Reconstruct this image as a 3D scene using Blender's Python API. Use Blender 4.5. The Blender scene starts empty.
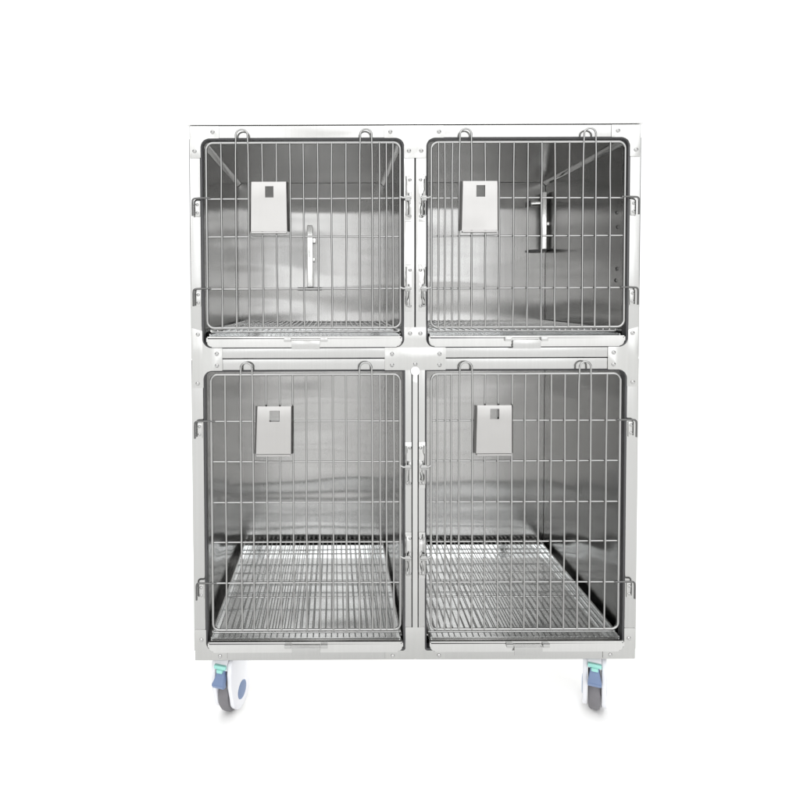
import bpy, bmesh, math, random
from mathutils import Vector, Matrix
random.seed(7)
sc = bpy.context.scene
COL = sc.collection
PI = math.pi

# ------------------------------------------------------------------ helpers
def link(name, bm, mat, parent=None, smooth=None):
    bmesh.ops.recalc_face_normals(bm, faces=bm.faces[:])
    me = bpy.data.meshes.new(name)
    bm.to_mesh(me); bm.free()
    me.materials.append(mat)
    if smooth is not None:
        me.shade_smooth()
        me.set_sharp_from_angle(angle=math.radians(smooth))
    o = bpy.data.objects.new(name, me); COL.objects.link(o)
    if parent is not None:
        o.parent = parent
    return o

def NB():
    return bmesh.new()

def box(bm, x0, x1, y0, y1, z0, z1, bev=0.0, seg=2):
    r = bmesh.ops.create_cube(bm, size=1.0)
    vs = r['verts']
    for v in vs:
        v.co = Vector(((x0 + x1) / 2 + v.co.x * (x1 - x0), (y0 + y1) / 2 + v.co.y * (y1 - y0), (z0 + z1) / 2 + v.co.z * (z1 - z0)))
    if bev > 0:
        es = list({e for v in vs for e in v.link_edges})
        bmesh.ops.bevel(bm, geom=es, offset=bev, segments=seg, profile=0.6, affect='EDGES')

def tube(bm, pts, r, seg=10, closed=False, caps=True):
    pts = [Vector(p) for p in pts]
    n = len(pts)
    tang = []
    for i in range(n):
        if closed:
            t = pts[(i + 1) % n] - pts[i - 1]
        else:
            t = pts[min(i + 1, n - 1)] - pts[max(i - 1, 0)]
        tang.append(t.normalized())
    ref = Vector((0, 1, 0))
    if abs(tang[0].dot(ref)) > .9:
        ref = Vector((1, 0, 0))
    rings = []
    u = (ref - tang[0] * ref.dot(tang[0])).normalized()
    for i in range(n):
        u = (u - tang[i] * u.dot(tang[i])).normalized()
        w = tang[i].cross(u)
        rings.append([bm.verts.new(pts[i] + (u * math.cos(2 * PI * k / seg) + w * math.sin(2 * PI * k / seg)) * r) for k in range(seg)])
    m = n if closed else n - 1
    for i in range(m):
        a, b = rings[i], rings[(i + 1) % n]
        for k in range(seg):
            bm.faces.new((a[k], a[(k + 1) % seg], b[(k + 1) % seg], b[k]))
    if not closed and caps:
        bm.faces.new(rings[0][::-1]); bm.faces.new(rings[-1])

def arc(cx, cz, r, a0, a1, n, y):
    return [(cx + r * math.cos(a0 + (a1 - a0) * i / n), y, cz + r * math.sin(a0 + (a1 - a0) * i / n)) for i in range(n + 1)]

def round_outline(pts, rad, n=6):
    """closed 2D polygon, each corner rounded by its own radius"""
    out = []
    N = len(pts)
    for i in range(N):
        p = Vector(pts[i]); a = Vector(pts[i - 1]); b = Vector(pts[(i + 1) % N])
        r = rad[i] if isinstance(rad, (list, tuple)) else rad
        if r <= 0:
            out.append(tuple(p)); continue
        d1 = (a - p).normalized(); d2 = (b - p).normalized()
        ang = d1.angle(d2)
        t = r / math.tan(ang / 2)
        c = p + (d1 + d2).normalized() * (r / math.sin(ang / 2))
        s = p + d1 * t; e = p + d2 * t
        a0 = math.atan2(s.y - c.y, s.x - c.x); a1 = math.atan2(e.y - c.y, e.x - c.x)
        while a1 - a0 > PI: a1 -= 2 * PI
        while a1 - a0 < -PI: a1 += 2 * PI
        for k in range(n + 1):
            q = a0 + (a1 - a0) * k / n
            out.append((c.x + r * math.cos(q), c.y + r * math.sin(q)))
    return out

def prism(bm, outline, lo, hi, axis='Y', bev=0.0):
    """extrude a 2D outline; axis Y: outline is (x,z); axis X: outline is (y,z)"""
    def P(a, b, t):
        return (a, t, b) if axis == 'Y' else ((t, a, b) if axis == 'X' else (a, b, t))
    A = [bm.verts.new(P(a, b, lo)) for a, b in outline]
    B = [bm.verts.new(P(a, b, hi)) for a, b in outline]
    n = len(A)
    fs = [bm.faces.new(A), bm.faces.new(B[::-1])]
    for i in range(n):
        fs.append(bm.faces.new((A[i], B[i], B[(i + 1) % n], A[(i + 1) % n])))
    if bev > 0:
        es = [e for f in fs[:2] for e in f.edges]
        bmesh.ops.bevel(bm, geom=es, offset=bev, segments=2 if bev < .005 else 5, profile=0.6, affect='EDGES')

def lathe_x(bm, prof, seg=40, cy=0, cz=0):
    """prof: (x, r) pairs turned round the X axis"""
    rings = []
    for x, r in prof:
        rings.append([bm.verts.new((x, cy + r * math.cos(2 * PI * k / seg), cz + r * math.sin(2 * PI * k / seg))) for k in range(seg)])
    for a, b in zip(rings, rings[1:]):
        for k in range(seg):
            bm.faces.new((a[k], a[(k + 1) % seg], b[(k + 1) % seg], b[k]))
    bm.faces.new(rings[0][::-1]); bm.faces.new(rings[-1])

# ------------------------------------------------------------------ materials
def steel(name, col=0.6, rough=0.25, aniso=0.6, wav=0.0, grain=0.25, tint=(1.0, 1.0, 0.985), smudge=0.06, wscale=3.2, wvec=(1, 1, 1)):
    m = bpy.data.materials.new(name); m.use_nodes = True
    nt = m.node_tree; N = nt.nodes; L = nt.links
    b = N['Principled BSDF']
    b.inputs['Metallic'].default_value = 1.0
    tc = N.new('ShaderNodeTexCoord')
    geo = N.new('ShaderNodeNewGeometry')
    # vertical hairline grain
    mp = N.new('ShaderNodeMapping'); mp.inputs['Scale'].default_value = (190, 190, 3.0)
    L.new(tc.outputs['Object'], mp.inputs['Vector'])
    g = N.new('ShaderNodeTexNoise'); g.inputs['Scale'].default_value = 1.0; g.inputs['Detail'].default_value = 3
    L.new(mp.outputs['Vector'], g.inputs['Vector'])
    # broad smudges
    s = N.new('ShaderNodeTexNoise'); s.inputs['Scale'].default_value = 7.0; s.inputs['Detail'].default_value = 5; s.inputs['Roughness'].default_value = .6
    L.new(tc.outputs['Object'], s.inputs['Vector'])
    mr = N.new('ShaderNodeMapRange'); mr.inputs['From Min'].default_value = .3; mr.inputs['From Max'].default_value = .7
    mr.inputs['To Min'].default_value = max(0.02, rough - smudge); mr.inputs['To Max'].default_value = rough + smudge
    L.new(s.outputs['Fac'], mr.inputs['Value'])
    ga = N.new('ShaderNodeMath'); ga.operation = 'MULTIPLY_ADD'; ga.inputs[1].default_value = 0.10 * grain; ga.inputs[2].default_value = -0.05 * grain
    L.new(g.outputs['Fac'], ga.inputs[0])
    ad = N.new('ShaderNodeMath'); ad.operation = 'ADD'; L.new(mr.outputs['Result'], ad.inputs[0]); L.new(ga.outputs[0], ad.inputs[1])
    L.new(ad.outputs[0], b.inputs['Roughness'])
    cr = N.new('ShaderNodeMapRange'); cr.inputs['From Min'].default_value = .25; cr.inputs['From Max'].default_value = .75
    cr.inputs['To Min'].default_value = col * (1 - .22 * grain); cr.inputs['To Max'].default_value = col * (1 + .22 * grain)
    L.new(g.outputs['Fac'], cr.inputs['Value'])
    cc = N.new('ShaderNodeVectorMath'); cc.operation = 'SCALE'; cc.inputs[0].default_value = tint
    L.new(cr.outputs['Result'], cc.inputs['Scale']); L.new(cc.outputs['Vector'], b.inputs['Base Color'])
    if aniso > 0:
        b.inputs['Anisotropic'].default_value = aniso
        cx = N.new('ShaderNodeVectorMath'); cx.operation = 'CROSS_PRODUCT'; cx.inputs[1].default_value = (0.05, 0.02, 1)
        L.new(geo.outputs['Normal'], cx.inputs[0])
        nm = N.new('ShaderNodeVectorMath'); nm.operation = 'NORMALIZE'; L.new(cx.outputs['Vector'], nm.inputs[0])
        L.new(nm.outputs['Vector'], b.inputs['Tangent'])
    if wav > 0:
        w = N.new('ShaderNodeTexNoise'); w.inputs['Scale'].default_value = wscale; w.inputs['Detail'].default_value = 1.0
        wm = N.new('ShaderNodeMapping'); wm.inputs['Scale'].default_value = wvec
        L.new(tc.outputs['Object'], wm.inputs['Vector']); L.new(wm.outputs['Vector'], w.inputs['Vector'])
        bp = N.new('ShaderNodeBump'); bp.inputs['Strength'].default_value = 1.0; bp.inputs['Distance'].default_value = wav
        L.new(w.outputs['Fac'], bp.inputs['Height']); L.new(bp.outputs['Normal'], b.inputs['Normal'])
    return m

def plain(name, col, rough=0.45, var=0.06, scale=30, bump=0.0):
    m = bpy.data.materials.new(name); m.use_nodes = True
    nt = m.node_tree; N = nt.nodes; L = nt.links
    b = N['Principled BSDF']; b.inputs['Roughness'].default_value = rough
    tc = N.new('ShaderNodeTexCoord'); n = N.new('ShaderNodeTexNoise'); n.inputs['Scale'].default_value = scale; n.inputs['Detail'].default_value = 4
    L.new(tc.outputs['Object'], n.inputs['Vector'])
    mr = N.new('ShaderNodeMapRange'); mr.inputs['To Min'].default_value = 1 - var; mr.inputs['To Max'].default_value = 1 + var
    L.new(n.outputs['Fac'], mr.inputs['Value'])
    sc_ = N.new('ShaderNodeVectorMath'); sc_.operation = 'SCALE'; sc_.inputs[0].default_value = col
    L.new(mr.outputs['Result'], sc_.inputs['Scale']); L.new(sc_.outputs['Vector'], b.inputs['Base Color'])
    if bump:
        bp = N.new('ShaderNodeBump'); bp.inputs['Distance'].default_value = bump
        L.new(n.outputs['Fac'], bp.inputs['Height']); L.new(bp.outputs['Normal'], b.inputs['Normal'])
    return m

M_FRAME = steel('frame_steel', .46, .17, .3, wav=.003, grain=.12, tint=(1, 1, .985))
M_PLATE = steel('plate_steel', .48, .20, .3, wav=.003, grain=.12, tint=(1, 1, .98))
M_POL = steel('polished_steel', .52, .06, .0, wav=.012, wvec=(16, 16, 4), wscale=1.0, grain=.1, smudge=.04)
M_WALL = steel('brushed_steel', .46, .20, .9, wav=.010, wvec=(1.3, 1.3, 8.0), wscale=1.0, grain=.18, smudge=.015, tint=(1.0, .995, .98))
M_OUT = steel('panel_steel', .62, .28, .4, wav=.006, grain=.2)
M_WIRE = steel('wire_steel', .36, .07, .0, grain=.0, smudge=.04)
M_LATCH = steel('latch_steel', .36, .10, .0, grain=.0, smudge=.04)
M_HINGE = steel('hinge_shade_steel', .13, .16, .0, grain=.0, smudge=.03)  # dark reflection and gap shadow at the pins put into the colour
M_CEIL = steel('ceiling_shade_steel', .34, .24, .7, wav=.003, grain=.2, smudge=.02)  # same steel as the walls, darkened to put ceiling shade into its colour
M_LIP = steel('lip_steel', .58, .16, .0, wav=.004, wscale=9, grain=.1, smudge=.04)
M_KEEP = steel('keeper_steel', .50, .10, .0, wav=.010, wscale=26, grain=.0, smudge=.04)
M_GRID = steel('grid_steel', .46, .16, .0, grain=.0, smudge=.05)
M_TRAY = steel('tray_steel', .80, .10, .0, wav=.004, smudge=.03, grain=.15, tint=(.985, 1, 1))
M_BAR = steel('bar_steel', .88, .22, .0, grain=.0)
M_CARD = steel('card_steel', .41, .34, .2, wav=.002, wscale=14, grain=.05, smudge=.05, tint=(1, .985, .965))
M_SCREW = steel('screw_steel', .42, .22, .0, grain=.0)
M_FOOT = plain('foot_dark_reflection', (.12, .12, .12), .35)  # dark reflection on the foot plate put into its colour
M_GASKET = plain('dark_gasket', (.055, .055, .058), .38)
M_DARK = plain('dark_gap', (.03, .03, .03), .6)
M_WHITE = plain('white_plastic', (.70, .705, .735), .35, .02)
M_BLUE = plain('blue_plastic', (.15, .21, .35), .4, .06)
M_TEAL = plain('teal_plastic', (.29, .60, .54), .4, .05)
M_TYRE = plain('grey_rubber', (.155, .15, .16), .55, .12, 60)
M_CAP = plain('white_cap', (.85, .85, .85), .35, .02)
M_FLOOR = plain('white_floor', (.875, .872, .862), .6, .01, 2)

# ------------------------------------------------------------------ main dimensions (metres)
FLOOR = -0.083
XO = 0.611                 # half width of the body
ZB, ZT = 0.108, 1.577      # body bottom and top
DEP = 0.70
UX0, UX1 = 0.0305, 0.580   # upper opening |x| range
LX0, LX1 = 0.0275, 0.578   # lower opening |x| range
UZ0, UZ1 = 0.974, 1.542
LZ0, LZ1 = 0.135, 0.914

root = bpy.data.objects.new('animal_cage', None); COL.objects.link(root)
root.location = (0, 0, 0)
root['label'] = 'stainless steel cage bank of four wire-doored animal cages, two above two, on braked casters'
root['category'] = 'animal cage'

# ------------------------------------------------------------------ face frame: rails and posts
def rail(name, x0, x1, z0, z1, y0=0.0, y1=0.030, mat=M_FRAME, bev=.0012):
    bm = NB(); box(bm, x0, x1, y0, y1, z0, z1, bev, 3); return link(name, bm, mat, root, 40)
for s in (-1, 1):
    X = lambda a, b: (min(s * a, s * b), max(s * a, s * b))
    rail('top_rail', *X(.004, XO - .002), UZ1, ZT - .002)
    rail('corner_post', *X(UX1, XO), .944, UZ1 - .0005, bev=.0032)
    rail('corner_post', *X(LX1, XO), LZ0, .943, bev=.0032)
    rail('center_post', *X(.0018, UX0), .976, UZ1 - .0005, mat=M_POL)
    rail('center_post', *X(.0095, LX0), LZ0, .9435, mat=M_FRAME)
    rail('bottom_rail', *X(.001, XO - .002), ZB, LZ0 - .0005, bev=.0030)
    rail('middle_rail', *X(.002, UX1 + .002), .9465, UZ0)         # dark seam between the two
    rail('middle_rail', *X(.0021, LX1), LZ1, .9440, y0=.0006)
rail('post_strip', -.0072, .0072, LZ0, .9435, y0=-.0015, mat=M_POL)
bm = NB(); box(bm, -.0088, .0088, .004, .029, LZ0, .943); link('seam_gap', bm, M_DARK, root)
bm = NB(); box(bm, -.0016, .0016, .006, .029, .98, 1.53); link('seam_gap', bm, M_DARK, root)

# screws
def screw_mesh():
    bm = NB(); seg = 12; prof = [(.0058, 0), (.0056, -.0012), (.0044, -.0024), (.0022, -.0031)]
    rings = [[bm.verts.new((r * math.cos(2 * PI * k / seg), y, r * math.sin(2 * PI * k / seg))) for k in range(seg)] for r, y in prof]
    for a, b in zip(rings, rings[1:]):
        for k in range(seg): bm.faces.new((a[k], a[(k + 1) % seg], b[(k + 1) % seg], b[k]))
    # recessed cross drive
    c = bm.verts.new((0, -.0012, 0))
    for k in range(seg): bm.faces.new((rings[-1][k], rings[-1][(k + 1) % seg], c))
    bmesh.ops.recalc_face_normals(bm, faces=bm.faces[:])
    me = bpy.data.meshes.new('screw'); bm.to_mesh(me); bm.free(); me.materials.append(M_SCREW)
    me.shade_smooth(); me.set_sharp_from_angle(angle=math.radians(30)); return me
SCREW = screw_mesh()
def screw(parent, x, z, y=-.0022, k=1.0):
    o = bpy.data.objects.new('screw', SCREW); COL.objects.link(o); o.parent = parent
    o.location = (x, y, z); o.scale = (k, k, k); o.rotation_euler = (0, random.uniform(0, 3), 0)

PY0, PY1 = -.0022, -.0001
def plate(outl, screws, rad):
    bm = NB(); prism(bm, round_outline(outl, rad), PY0, PY1, 'Y', .0005)
    o = link('corner_plate', bm, M_PLATE, root, 40)
    for x, z in screws: screw(o, x, z)
    return o
R = .022
for s in (-1, 1):
    S = lambda L_: [(s * x, z) for x, z in L_]
    # top corner
    plate(S([(XO - .0033, ZT - .003), (XO - .0033, 1.489), (UX1 - .001, 1.489), (UX1 - .001, UZ1 - .001), (.529, UZ1 - .001), (.529, ZT - .003)]),
          S([(.546, 1.558), (.595, 1.507)]), [.002, .001, .001, R, .001, .001])
    # middle corner: rounded into the opening above and below
    plate(S([(XO - .0033, 1.030), (UX1 - .001, 1.022), (UX1 - .001, UZ0 + .001), (.525, UZ0 + .001), (.525, LZ1 - .001), (LX1 - .001, LZ1 - .001), (LX1 - .001, .866), (XO - .0033, .866)]),
          S([(.540, .959), (.540, .927), (.593, .878), (.591, 1.012)]), [.001, .001, R, .001, .001, R, .001, .001])
    # bottom corner
    plate(S([(XO - .0035, ZB + .0035), (.519, ZB + .0035), (.519, LZ0 + .001), (LX1 - .001, LZ0 + .001), (LX1 - .001, .196), (XO - .0035, .196)]),
          S([(.539, .122), (.590, .168)]), [.002, .001, .001, R, .001, .001])
plate([(-.084, ZT - .003), (.077, ZT - .003), (.077, UZ1 - .001), (UX0 - .001, UZ1 - .001), (UX0 - .001, 1.487), (-UX0 + .001, 1.487), (-UX0 + .001, UZ1 - .001), (-.084, UZ1 - .001)],
      [(-.067, 1.557), (.064, 1.557), (-.017, 1.506), (.016, 1.506)], [.001, .001, .001, R, .001, .001, R, .001])
plate([(-UX0 + .001, 1.030), (UX0 - .001, 1.030), (UX0 - .001, UZ0 + .001), (.083, UZ0 + .001), (.083, LZ1 - .001), (-.083, LZ1 - .001), (-.083, UZ0 + .001), (-UX0 + .001, UZ0 + .001)],
      [(-.014, 1.013), (.014, 1.013), (-.063, .957), (.066, .957), (-.063, .927), (.066, .927), (0, .929)], [.001, .001, R, .001, .001, .001, .001, R])
plate([(-.083, ZB + .0035), (.083, ZB + .0035), (.083, LZ0 + .001), (LX0 - .001, LZ0 + .001), (LX0 - .001, .201), (-LX0 + .001, .201), (-LX0 + .001, LZ0 + .001), (-.083, LZ0 + .001)],
      [(-.062, .121), (.066, .122)], [.001, .001, .001, .006, .001, .001, .006, .001])
# white round cap
bm = NB(); seg = 24
prof = [(.0125, -.002), (.0123, -.0045), (.010, -.0062), (.005, -.007)]
rings = [[bm.verts.new((r * math.cos(2 * PI * k / seg), y, .910 + r * math.sin(2 * PI * k / seg))) for k in range(seg)] for r, y in prof]
for a, b in zip(rings, rings[1:]):
    for k in range(seg): bm.faces.new((a[k], a[(k + 1) % seg], b[(k + 1) % seg], b[k]))
bm.faces.new(rings[-1]); bm.faces.new(rings[0][::-1])
link('round_cap', bm, M_CAP, root, 50)

# ------------------------------------------------------------------ outer shell and the four cage liners
def sheet(name, x0, x1, y0, y1, z0, z1, mat=M_WALL, par=root):
    bm = NB(); box(bm, x0, x1, y0, y1, z0, z1); return link(name, bm, mat, par)
for s in (-1, 1):
    a, b = sorted((s * (XO - .0015), s * (XO - .0003)))
    sheet('side_panel', a, b, .0305, DEP, ZB + .001, ZT - .003, M_OUT)
bm = NB(); box(bm, -XO - .0025, XO + .0025, -.0035, DEP + .003, ZT - .0005, ZT + .0020, .0006); link('top_panel', bm, M_OUT, root, 40)
sheet('back_panel', -XO + .002, XO - .002, DEP - .0015, DEP, ZB + .001, ZT - .003, M_OUT)
sheet('base_panel', -XO + .002, XO - .002, .031, DEP - .002, ZB + .0005, ZB + .002, M_OUT)
YB = .672
for s in (-1, 1):
    for (x0, x1, z0, z1) in ((UX0, UX1 + .006, .950, UZ1 + .004), (LX0, LX1 + .008, .112, LZ1 + .004)):
        a, b = sorted((s * x0, s * x1))
        sheet('back_wall', a, b, YB, YB + .0012, z0, z1)
        for xx in (x0, x1):
            p, q = sorted((s * xx, s * (xx + (.0012 if xx == x1 else -.0012))))
            sheet('side_wall', p, q, .0305, YB - .004, z0, z1)
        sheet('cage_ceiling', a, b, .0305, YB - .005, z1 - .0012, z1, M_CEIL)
        sheet('cage_base', a, b, .0305, YB - .0002, z0 + .001, z0 + .0022)

for s in (-1, 1):
    for xx in (UX0 + .0004, UX1 + .0054):
        k = 1 if xx < .1 else -1
        bm = NB(); zt = UZ1 + .0024
        prism(bm, [(s * xx, zt), (s * (xx + k * .013), zt), (s * (xx + k * .0115), zt - .003), (s * (xx + k * .003), zt - .0115), (s * xx, zt - .013)], .034, YB - .006, 'Y')
        link('corner_trim', bm, M_WIRE, root, 30)

for s in (-1, 1):
    for (x0, x1, z0, z1, rr_) in ((UX0, UX1, UZ0, UZ1, (R, R, R, R)), (LX0, LX1, LZ0, LZ1, (.006, R, R, .004))):
        bm = NB(); w_ = .0042; rings = []
        for k, y in ((.0002, .0008), (w_, .0020), (w_, .0285), (.0002, .0285)):
            pts = [(s * (x0 + k), z0 + k), (s * (x1 - k), z0 + k), (s * (x1 - k), z1 - k), (s * (x0 + k), z1 - k)]
            ol = round_outline(pts, [max(.0015, r - k) for r in rr_], 6)
            rings.append([bm.verts.new((a, y, b)) for a, b in ol])
        n = len(rings[0])
        for a, b in zip(rings, rings[1:] + rings[:1]):
            for i in range(n): bm.faces.new((a[i], a[(i + 1) % n], b[(i + 1) % n], b[i]))
        link('edge_gasket', bm, M_GASKET, root, 40)

# ------------------------------------------------------------------ waste trays and floor grids
def tray(s, xi, xo, z0, hx0, hx1, zg, tilt):
    a, b = sorted((s * xi, s * xo)); zt = z0 + .030
    bm = NB()
    sgn = s
    # front lip, outer lower corner rounded to follow the opening
    inner_r = .016
    ol = [(a, z0 + .0008), (b, z0 + .0008), (b, zt), (a, zt)]
    ol = round_outline(ol, [inner_r, inner_r, .003, .003])
    lip = NB(); prism(lip, ol, -.0135, .001, 'Y', .0065)
    # folded top edge that leans back into the cage
    box(bm, a + .004, b - .004, .0012, .012, zt - .005, zt - .0015, .001)
    # pan
    t = .0012; pa, pb = a + .006, b - .006; y0, y1 = .0035, .622
    box(bm, pa, pb, y0, y1, z0 + .008, z0 + .008 + t)
    box(bm, pa, pa + t, y0, y1, z0 + .0092, zt + .004)
    box(bm, pb - t, pb, y0, y1, z0 + .0092, zt + .004)
    box(bm, pa + t, pb - t, y1 - t, y1, z0 + .0092, zt + .004)
    o = link('waste_tray', bm, M_TRAY, root, 40)
    link('tray_front', lip, M_LIP, o, 60)
    # handle: a bent plate on two small tabs
    h0, h1 = sorted((s * hx0, s * hx1))
    bm = NB()
    box(bm, h0, h1, -.0235, -.0212, z0 - .0035, zt - .0105, .0007)
    box(bm, h0 + .001, h1 - .001, -.0210, -.0137, zt - .0135, zt - .0115, .0006)
    for hx, k in ((h0, -1), (h1, 1)):
        p, q = sorted((hx + k * .0015, hx + k * .0205))
        box(bm, p, q, -.0225, -.0137, zt - .0140, zt - .0030, .0016)
    link('handle', bm, M_FRAME, o, 35)
    # wire floor
    bm = NB(); g0, g1 = a + .004, b - .004; ry = .034; yend = YB - .006
    n = 30
    for i in range(1, n):
        x = g0 + (g1 - g0) * i / n + random.uniform(-.0006, .0006)
        tube(bm, [(x + random.uniform(-.0009, .0009), ry + (yend - ry) * q / 5, zg + random.uniform(-.0005, .0005)) for q in range(6)], .0017, 8)
    for y in (.036, .235, .345, .400, .555, yend):
        tube(bm, [(g0, y, zg - .0042), (g1, y, zg - .0042)], .0026, 8)
    for x in (g0, g1):
        tube(bm, [(x, ry, zg - .001), (x, yend, zg - .001)], .0030, 8)
    link('floor_grid', bm, M_GRID, root, 60)
    # rails that carry the grid
    for x0_, x1_ in ((a - .001, a + .0022), (b - .0022, b + .001)):
        bm = NB(); box(bm, x0_, x1_, .032, YB - .003, zg - .0125, zg - .009); link('grid_rail', bm, M_GRID, root)
tray(-1, .0365, .566, .9765, .259, .335, 1.0205, 0)
tray(1, .0355, .566, .9765, .260, .335, 1.0205, 0)
tray(-1, .0345, .570, .1375, .262, .339, .1715, 0)
tray(1, .0385, .572, .1375, .268, .345, .1715, 0)

# ------------------------------------------------------------------ doors
UB = dict(frame=(.042, .562), loops=((.117, .150), (.449, .483)), bars=(.061, .079, .098, .187, .225, .263, .301, .338, .374, .412, .522),
          z=(1.030, 1.526), top=1.562, hz=(1.378, 1.276, 1.135), hinge=(1.378, 1.135), pin=.600, latch=(1.378, 1.135))
LB = dict(frame=(.042, .555), loops=((.118, .1535), (.442, .475)), bars=(.059, .0795, .0965, .1885, .224, .261, .297, .333, .368, .405, .517),
          z=(.2005, .903), top=.936, hz=(.7755, .6645, .5525, .443, .330), hinge=(.7755, .330), pin=.600, latch=(.650, .400))
def door(s, D, up):
    f0, f1 = D['frame']; z0, z1 = D['z']; rc = .018
    yf, yv, yh = -.0105, -.0122, -.0074
    X = lambda x: s * x
    bm = NB()
    # outer wire loop with rounded corners
    ol = round_outline([(X(f0), z0), (X(f1), z0), (X(f1), z1), (X(f0), z1)], rc, 8)
    tube(bm, [(x, yf, z) for x, z in ol], .0034, 10, closed=True)
    j = lambda k=.0009: random.uniform(-k, k)
    for x in D['bars']:
        a = j(); b = j()
        zs = [z0 + (z1 - z0) * i / 6 for i in range(7)]
        tube(bm, [(X(x) + a + (b - a) * i / 6 + j(.0008), yv + j(.0004), z) for i, z in enumerate(zs)], .0025, 10)
    for xa, xb in D['loops']:
        xa, xb = sorted((X(xa), X(xb)))
        c = (xa + xb) / 2; r = (xb - xa) / 2 - .0012
        pts = [(xa, yv, z0), (xa - .0005, yv, z0 + (z1 - z0) * .5), (xa, yv, z1 - .03), (c - r, yv - .001, z1 + .012)]
        pts += [p for p in arc(c, D['top'] - r, r, PI, 0, 14, yv - .0015)]
        pts += [(c + r, yv - .001, z1 + .012), (xb, yv, z1 - .03), (xb + .0005, yv, z0 + (z1 - z0) * .5), (xb, yv, z0)]
        tube(bm, pts, .0027, 8)
    for z in D['hz']:
        tube(bm, [(X(f0), yh, z + j()), (X(.5 * (f0 + f1)), yh, z + j()), (X(f1), yh, z + j())], .0025, 8)
    d = link('door', bm, M_WIRE, root, 60)
    # hinge pins: wire runs out over the stile and turns down into a bracket
    for z in D['hinge']:
        bm = NB(); xp = D['pin']
        pts = [(X(f1 - .01), yh - .005, z + .0015), (X(f1 + .012), yh - .005, z + .0015), (X(xp - .008), yh - .004, z + .001)]
        pts += [(X(xp - .008 + .008 * math.sin(q)), yh - .004, z - .007 + .008 * math.cos(q)) for q in (PI / 8, PI / 4, 3 * PI / 8)]
        pts += [(X(xp), yh - .004, z - .012), (X(xp), yh - .004, z - .046)]
        tube(bm, pts, .0026, 8); link('hinge_pin', bm, M_HINGE, d, 60)
        bm = NB()
        a, b = sorted((X(.5815), X(.5965)))
        box(bm, a, b, -.0038, -.0002, z - .047, z - .006, .0008)
        hb = link('hinge_plate', bm, M_PLATE, root, 40)
        screw(hb, X(.589), z - .015, -.0038, .8); screw(hb, X(.589), z - .037, -.0038, .8)
    # latches on the centre post
    for z in D['latch']:
        bm = NB()
        tube(bm, [(X(f0 + .001), yf, z + .004), (X(f0 - .008), yf - .004, z), (X(f0 - .030), yf - .005, z)], .0030, 8)
        # sprung hairpin lever
        xl = .0215; w = .0042
        pts = [(X(xl + w), yf - .0035, z + .058), (X(xl + w), yf - .0035, z - .044)]
        pts += [(X(xl + w * math.cos(q)), yf - .0035, z - .044 - w * math.sin(q)) for q in (PI / 4, PI / 2, 3 * PI / 4)]
        pts += [(X(xl - w), yf - .0035, z - .044), (X(xl - w + .0015), yf - .0045, z + .012)]
        tube(bm, pts, .0019, 8)
        box(bm, *sorted((X(xl - .007), X(xl + .008))), yf - .0062, yf - .0015, z - .008, z + .006, .0015)
        link('latch', bm, M_LATCH, d, 60)
        bm = NB()
        box(bm, *sorted((X(.010), X(.0275))), -.0030, -.0002, z - .062, z + .066, .0008)
        box(bm, *sorted((X(.012), X(.0175))), -.0115, -.0031, z - .015, z + .013, .001)
        kp = link('keeper_plate', bm, M_KEEP, root, 40)
        screw(kp, X(.0145), z + .050, -.003, .8); screw(kp, X(.0145), z - .048, -.003, .8)
    return d

def card_holder(d, x0, x1, z0, z1, wx0, wx1, wz0, wz1, lean):
    """folded sheet pocket: front plate with a square window, side flanges, lip at the foot"""
    yF, yB = -.0275, -.0160
    bm = NB()
    t0, t1 = x0 + .0018 + lean, x1 - .0018 + lean     # top is a little narrower than the foot
    def L(x, z):                                     # lean the outline
        u = (x - x0) / (x1 - x0); k = (z - z0) / (z1 - z0)
        return x0 + (x1 - x0) * u * (1 - k) + (t0 + (t1 - t0) * u) * k - x0 * (1 - k) * 0
    xs = [x0, wx0, wx1, x1]; zs = [z0, wz0, wz1, z1]
    V = {}
    for i, x in enumerate(xs):
        for k, z in enumerate(zs):
            u = (x - x0) / (x1 - x0); q = (z - z0) / (z1 - z0)
            xx = (x0 + (x1 - x0) * u) * (1 - q) + (t0 + (t1 - t0) * u) * q
            V[i, k] = bm.verts.new((xx, yF + (.002 if k == 3 else 0), z))
    for i in range(3):
        for k in range(3):
            if i == 1 and k == 1: continue
            bm.faces.new((V[i, k], V[i + 1, k], V[i + 1, k + 1], V[i, k + 1]))
    # flanges folded back, flaring a little
    for i, sg in ((0, -1), (3, 1)):
        fl = [bm.verts.new((V[i, k].co.x + sg * .0062, yB, V[i, k].co.z)) for k in range(4)]
        for k in range(3):
            f = (V[i, k], V[i, k + 1], fl[k + 1], fl[k]); bm.faces.new(f)
    bmesh.ops.recalc_face_normals(bm, faces=bm.faces[:])
    bmesh.ops.solidify(bm, geom=bm.faces[:], thickness=.0011)
    # lip
    box(bm, x0 + .001, x1 - .001, yF - .0030, yB, z0 - .0055, z0 - .0012, .0014)
    link('card_holder', bm, M_CARD, d, 30)

d = door(-1, UB, True); card_holder(d, -.441, -.345, 1.288, 1.420, -.403, -.380, 1.378, 1.408, 0)
d = door(1, UB, True);  card_holder(d, .121, .216, 1.289, 1.420, .158, .182, 1.378, 1.409, .001)
d = door(-1, LB, False); card_holder(d, -.432, -.338, .690, .819, -.398, -.370, .778, .808, .003)
d = door(1, LB, False);  card_holder(d, .161, .257, .690, .820, .197, .222, .783, .811, .001)

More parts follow.
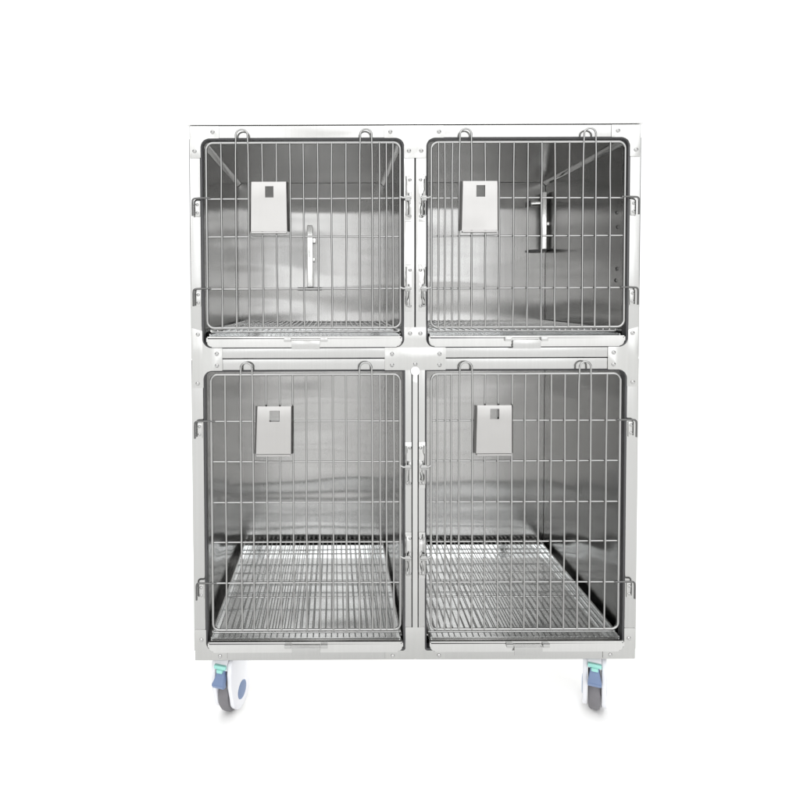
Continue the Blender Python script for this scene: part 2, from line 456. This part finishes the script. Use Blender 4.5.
# ------------------------------------------------------------------ brackets inside the two upper cages
def bracket(x, y, z0, z1, flat):
    """upright bar on a foot plate; built about its own axis, then set in place"""
    bm = NB(); foot = NB(); hh = z1 - z0
    wb = .0105 if flat else .0090
    box(bm, -wb, wb, -.014, .010, 0, hh, .003)
    box(bm, .0107, .0180, -.004, .004, hh * .42, hh * .48, .002)
    if flat:
        box(bm, .0107, .0215, -.005, .005, hh * .72, hh * .80, .002)
        box(bm, -.006, .006, .0102, YB - .0006 - y, hh - .05, hh - .03, .001)
        box(bm, -.006, .006, .0102, YB - .0006 - y, .02, .04, .001)
        box(foot, -.046, .044, -.026, .022, -.0115, -.0005, .002)
    else:
        box(bm, -.048, -.0107, -.005, .005, hh - .044, hh - .034, .002)
        prism(foot, [(-.058, -.008), (.008, -.022), (.009, .014), (-.030, .014)], -.009, -.0005, 'Z', .001)
        cl = NB(); box(cl, -.056, -.0485, -.010, .010, hh - .050, hh - .029, .003)
    o = link('fold_down_bracket', bm, M_BAR, root, 35)
    if not flat: link('clamp', cl, M_FOOT, o, 35)
    f = link('foot_plate', foot, M_FOOT, o, 35)
    o.location = (x, y, z0)
    if not flat: o.rotation_euler = (0, 0, math.radians(-17))
    return o
bracket(-.311, .645, 1.148, 1.381, True)
bracket(.5715, .645, 1.288, 1.502, False)
for z in (1.350, 1.308, 1.190, 1.157):  # screw heads modelled to stand in for reflections of the hinge screws
    o = bpy.data.objects.new('screw_reflection', SCREW); COL.objects.link(o); o.parent = root
    o.location = (UX1 + .0058, .085 + random.uniform(-.006, .006), z); o.rotation_euler = (0, 0, -PI / 2)

# ------------------------------------------------------------------ casters
def caster(x, y, yaw):
    e = bpy.data.objects.new('caster', None); COL.objects.link(e); e.parent = root
    e.location = (x, y, FLOOR); e.rotation_euler = (0, 0, yaw)
    wc, wy = .060, .022           # wheel centre height, set-back
    bm = NB()
    lathe_x(bm, [(-.0165, .040), (-.0165, .048), (-.0145, .056), (-.009, .0595), (0, .060), (.009, .0595), (.0145, .056), (.0165, .048), (.0165, .040)], 48, wy, wc)
    link('wheel', bm, M_TYRE, e, 40)
    # two fairings joined over the wheel
    bm = NB()
    ol = []
    for k in range(17):
        q = math.radians(200 + 160 * k / 16)
        ol.append((wy + .054 * math.cos(q), wc + .049 * math.sin(q)))
    ol += [(wy + .054, .105), (wy + .046, .152), (wy + .032, .177), (-.026, .177), (-.041, .166), (-.046, .140), (-.041, .100)]
    for s in (-1, 1):
        prism(bm, ol, *sorted((s * .0185, s * .0315)), axis='X', bev=.004)
    top = round_outline([(-.043, .148), (-.043, .166), (-.032, .180), (wy + .032, .180), (wy + .046, .160), (wy + .054, .130), (wy + .03, .130), (0, .135)], [.002, .008, .006, .006, .008, .004, .002, .002], 4)
    prism(bm, top, -.0182, .0182, 'X', .003)
    link('fairing', bm, M_WHITE, e, 50)
    for s in (-1, 1):
        bm = NB()
        pr = [(s * .0310, .0260), (s * .0325, .0250), (s * .0332, .020), (s * .0335, .010)]
        lathe_x(bm, pr, 32, wy, wc); link('hub_cap', bm, M_BLUE, e, 40)
    # brake pedal
    bm = NB()
    def sec(y, z, w, t): return [(-w, y, z), (w, y, z), (w, y + t, z - .002), (-w, y + t, z - .002)]
    secs = [sec(-.046, .152, .0125, .010), sec(-.049, .140, .0125, .012), sec(-.055, .129, .0150, .016), sec(-.068, .118, .0185, .018), sec(-.062, .107, .0180, .016)]
    vs = [[bm.verts.new(p) for p in q] for q in secs]
    for a, b in zip(vs, vs[1:]):
        for k in range(4): bm.faces.new((a[k], a[(k + 1) % 4], b[(k + 1) % 4], b[k]))
    bm.faces.new(vs[0]); bm.faces.new(vs[-1][::-1])
    bmesh.ops.bevel(bm, geom=bm.edges[:], offset=.0016, segments=2, affect='EDGES')
    link('brake_pedal', bm, M_BLUE, e, 40)
    bm = NB()
    box(bm, -.0180, .0180, -.053, -.0435, .155, .166, .0025); box(bm, -.009, .009, -.0560, -.0460, .146, .1555, .002)
    link('release_tab', bm, M_TEAL, e, 40)
    bm = NB()
    seg = 28
    rr = [[bm.verts.new((r * math.cos(2 * PI * k / seg), .004 + r * math.sin(2 * PI * k / seg), z)) for k in range(seg)] for r, z in ((.024, .1795), (.026, .181), (.026, .184), (.017, .185), (.017, -FLOOR + ZB - .004))]
    for a, b in zip(rr, rr[1:]):
        for k in range(seg): bm.faces.new((a[k], a[(k + 1) % seg], b[(k + 1) % seg], b[k]))
    bm.faces.new(rr[0][::-1]); bm.faces.new(rr[-1])
    box(bm, -.032, .032, -.028, .036, -FLOOR + ZB - .0040, -FLOOR + ZB - .0002, .001)
    link('swivel_stem', bm, M_OUT, e, 40)
caster(-.528, .066, math.radians(-18))
caster(.525, .066, math.radians(-22.5))
caster(-.525, .620, math.radians(30))
caster(.525, .620, math.radians(-25))

# ------------------------------------------------------------------ floor
bm = NB(); bmesh.ops.create_circle(bm, cap_ends=True, segments=96, radius=60)
for v in bm.verts: v.co.z = FLOOR
fl = link('floor', bm, M_FLOOR); fl['kind'] = 'structure'

# ------------------------------------------------------------------ world: bright even white behind, sky overhead, dimmer surroundings in front
w = bpy.data.worlds.new('World'); sc.world = w; w.use_nodes = True
nt = w.node_tree; N = nt.nodes; L = nt.links
bg = N['Background']; bg.inputs['Strength'].default_value = 1.0
tc = N.new('ShaderNodeTexCoord'); sp = N.new('ShaderNodeSeparateXYZ'); L.new(tc.outputs['Generated'], sp.inputs[0])
def ramp(stops, src):
    r = N.new('ShaderNodeValToRGB'); L.new(src, r.inputs[0]); el = r.color_ramp.elements
    while len(el) < len(stops): el.new(.5)
    for e, (p, v) in zip(list(el), stops): e.position = p
    for e, (p, v) in zip(list(r.color_ramp.elements), sorted(stops)): e.position = p; e.color = (v, v * 1.004, v * 1.012, 1)
    return r.outputs['Color']
front = ramp([(0.0, 2.15), (.12, 2.35), (.30, 2.4), (.46, 2.9), (.64, 2.1), (1.0, 2.1)], sp.outputs['Z'])      # open sky seen past the photographer
back = ramp([(0.0, 1.2), (.45, 1.25), (1.0, 2.1)], sp.outputs['Z'])                    # white background
ax = N.new('ShaderNodeMath'); ax.operation = 'ABSOLUTE'; L.new(sp.outputs['X'], ax.inputs[0])
side = ramp([(0.0, 1.0), (.50, 1.0), (.76, .20), (1.0, .14)], ax.outputs[0])                        # dim surroundings to left and right
mu = N.new('ShaderNodeMix'); mu.data_type = 'RGBA'; mu.blend_type = 'MULTIPLY'; mu.inputs['Factor'].default_value = 1
L.new(front, mu.inputs[6]); L.new(side, mu.inputs[7])
# made-up noise added to the open side to vary reflections, dark parts warmer
nz = N.new('ShaderNodeTexNoise'); nz.inputs['Scale'].default_value = 5.5; nz.inputs['Detail'].default_value = 3
L.new(tc.outputs['Generated'], nz.inputs['Vector'])
nr = N.new('ShaderNodeValToRGB'); L.new(nz.outputs['Fac'], nr.inputs[0])
nr.color_ramp.elements[0].position = .37; nr.color_ramp.elements[0].color = (.66, .645, .63, 1)
nr.color_ramp.elements[1].position = .50; nr.color_ramp.elements[1].color = (1.08, 1.08, 1.07, 1)
mv = N.new('ShaderNodeMix'); mv.data_type = 'RGBA'; mv.blend_type = 'MULTIPLY'; mv.inputs['Factor'].default_value = 1
L.new(mu.outputs[2], mv.inputs[6]); L.new(nr.outputs['Color'], mv.inputs[7])
ry = N.new('ShaderNodeMapRange'); ry.inputs['From Min'].default_value = .05; ry.inputs['From Max'].default_value = .35
L.new(sp.outputs['Y'], ry.inputs['Value'])
mx = N.new('ShaderNodeMix'); mx.data_type = 'RGBA'
L.new(ry.outputs['Result'], mx.inputs['Factor']); L.new(mv.outputs[2], mx.inputs[6]); L.new(back, mx.inputs[7])
L.new(mx.outputs[2], bg.inputs['Color'])

# added fill lamp hidden behind the cage, lightens the ground shadow under it
la = bpy.data.lights.new('added_ground_fill', 'AREA'); la.shape = 'RECTANGLE'; la.size = 1.0; la.size_y = .28; la.energy = 26
lo = bpy.data.objects.new('added_ground_fill', la); COL.objects.link(lo); lo.location = (0, 1.25, .10); lo.rotation_euler = (math.radians(-83), 0, 0)

# ------------------------------------------------------------------ camera
cam = bpy.data.cameras.new('camera'); co = bpy.data.objects.new('camera', cam); COL.objects.link(co)
cam.sensor_width = 36; cam.sensor_fit = 'HORIZONTAL'
cam.lens = 606.39 / 800 * 36
cam.shift_x = (400 - 334.68) / 800
cam.shift_y = (313.23 - 400) / 800
cam.clip_start = .05; cam.clip_end = 500
co.matrix_world = Matrix.Translation((-.2188, -1.6487, 1.1168)) @ Matrix.Rotation(PI / 2 - .02922, 4, 'X') @ Matrix.Rotation(-.00365, 4, 'Z')
sc.camera = co

sc.view_settings.view_transform = 'Standard'; sc.view_settings.look = 'None'
sc.view_settings.exposure = 0; sc.view_settings.gamma = 1
sc.cycles.use_denoising = True
sc.cycles.max_bounces = 12; sc.cycles.glossy_bounces = 10; sc.cycles.diffuse_bounces = 5
sc.cycles.sample_clamp_indirect = 4
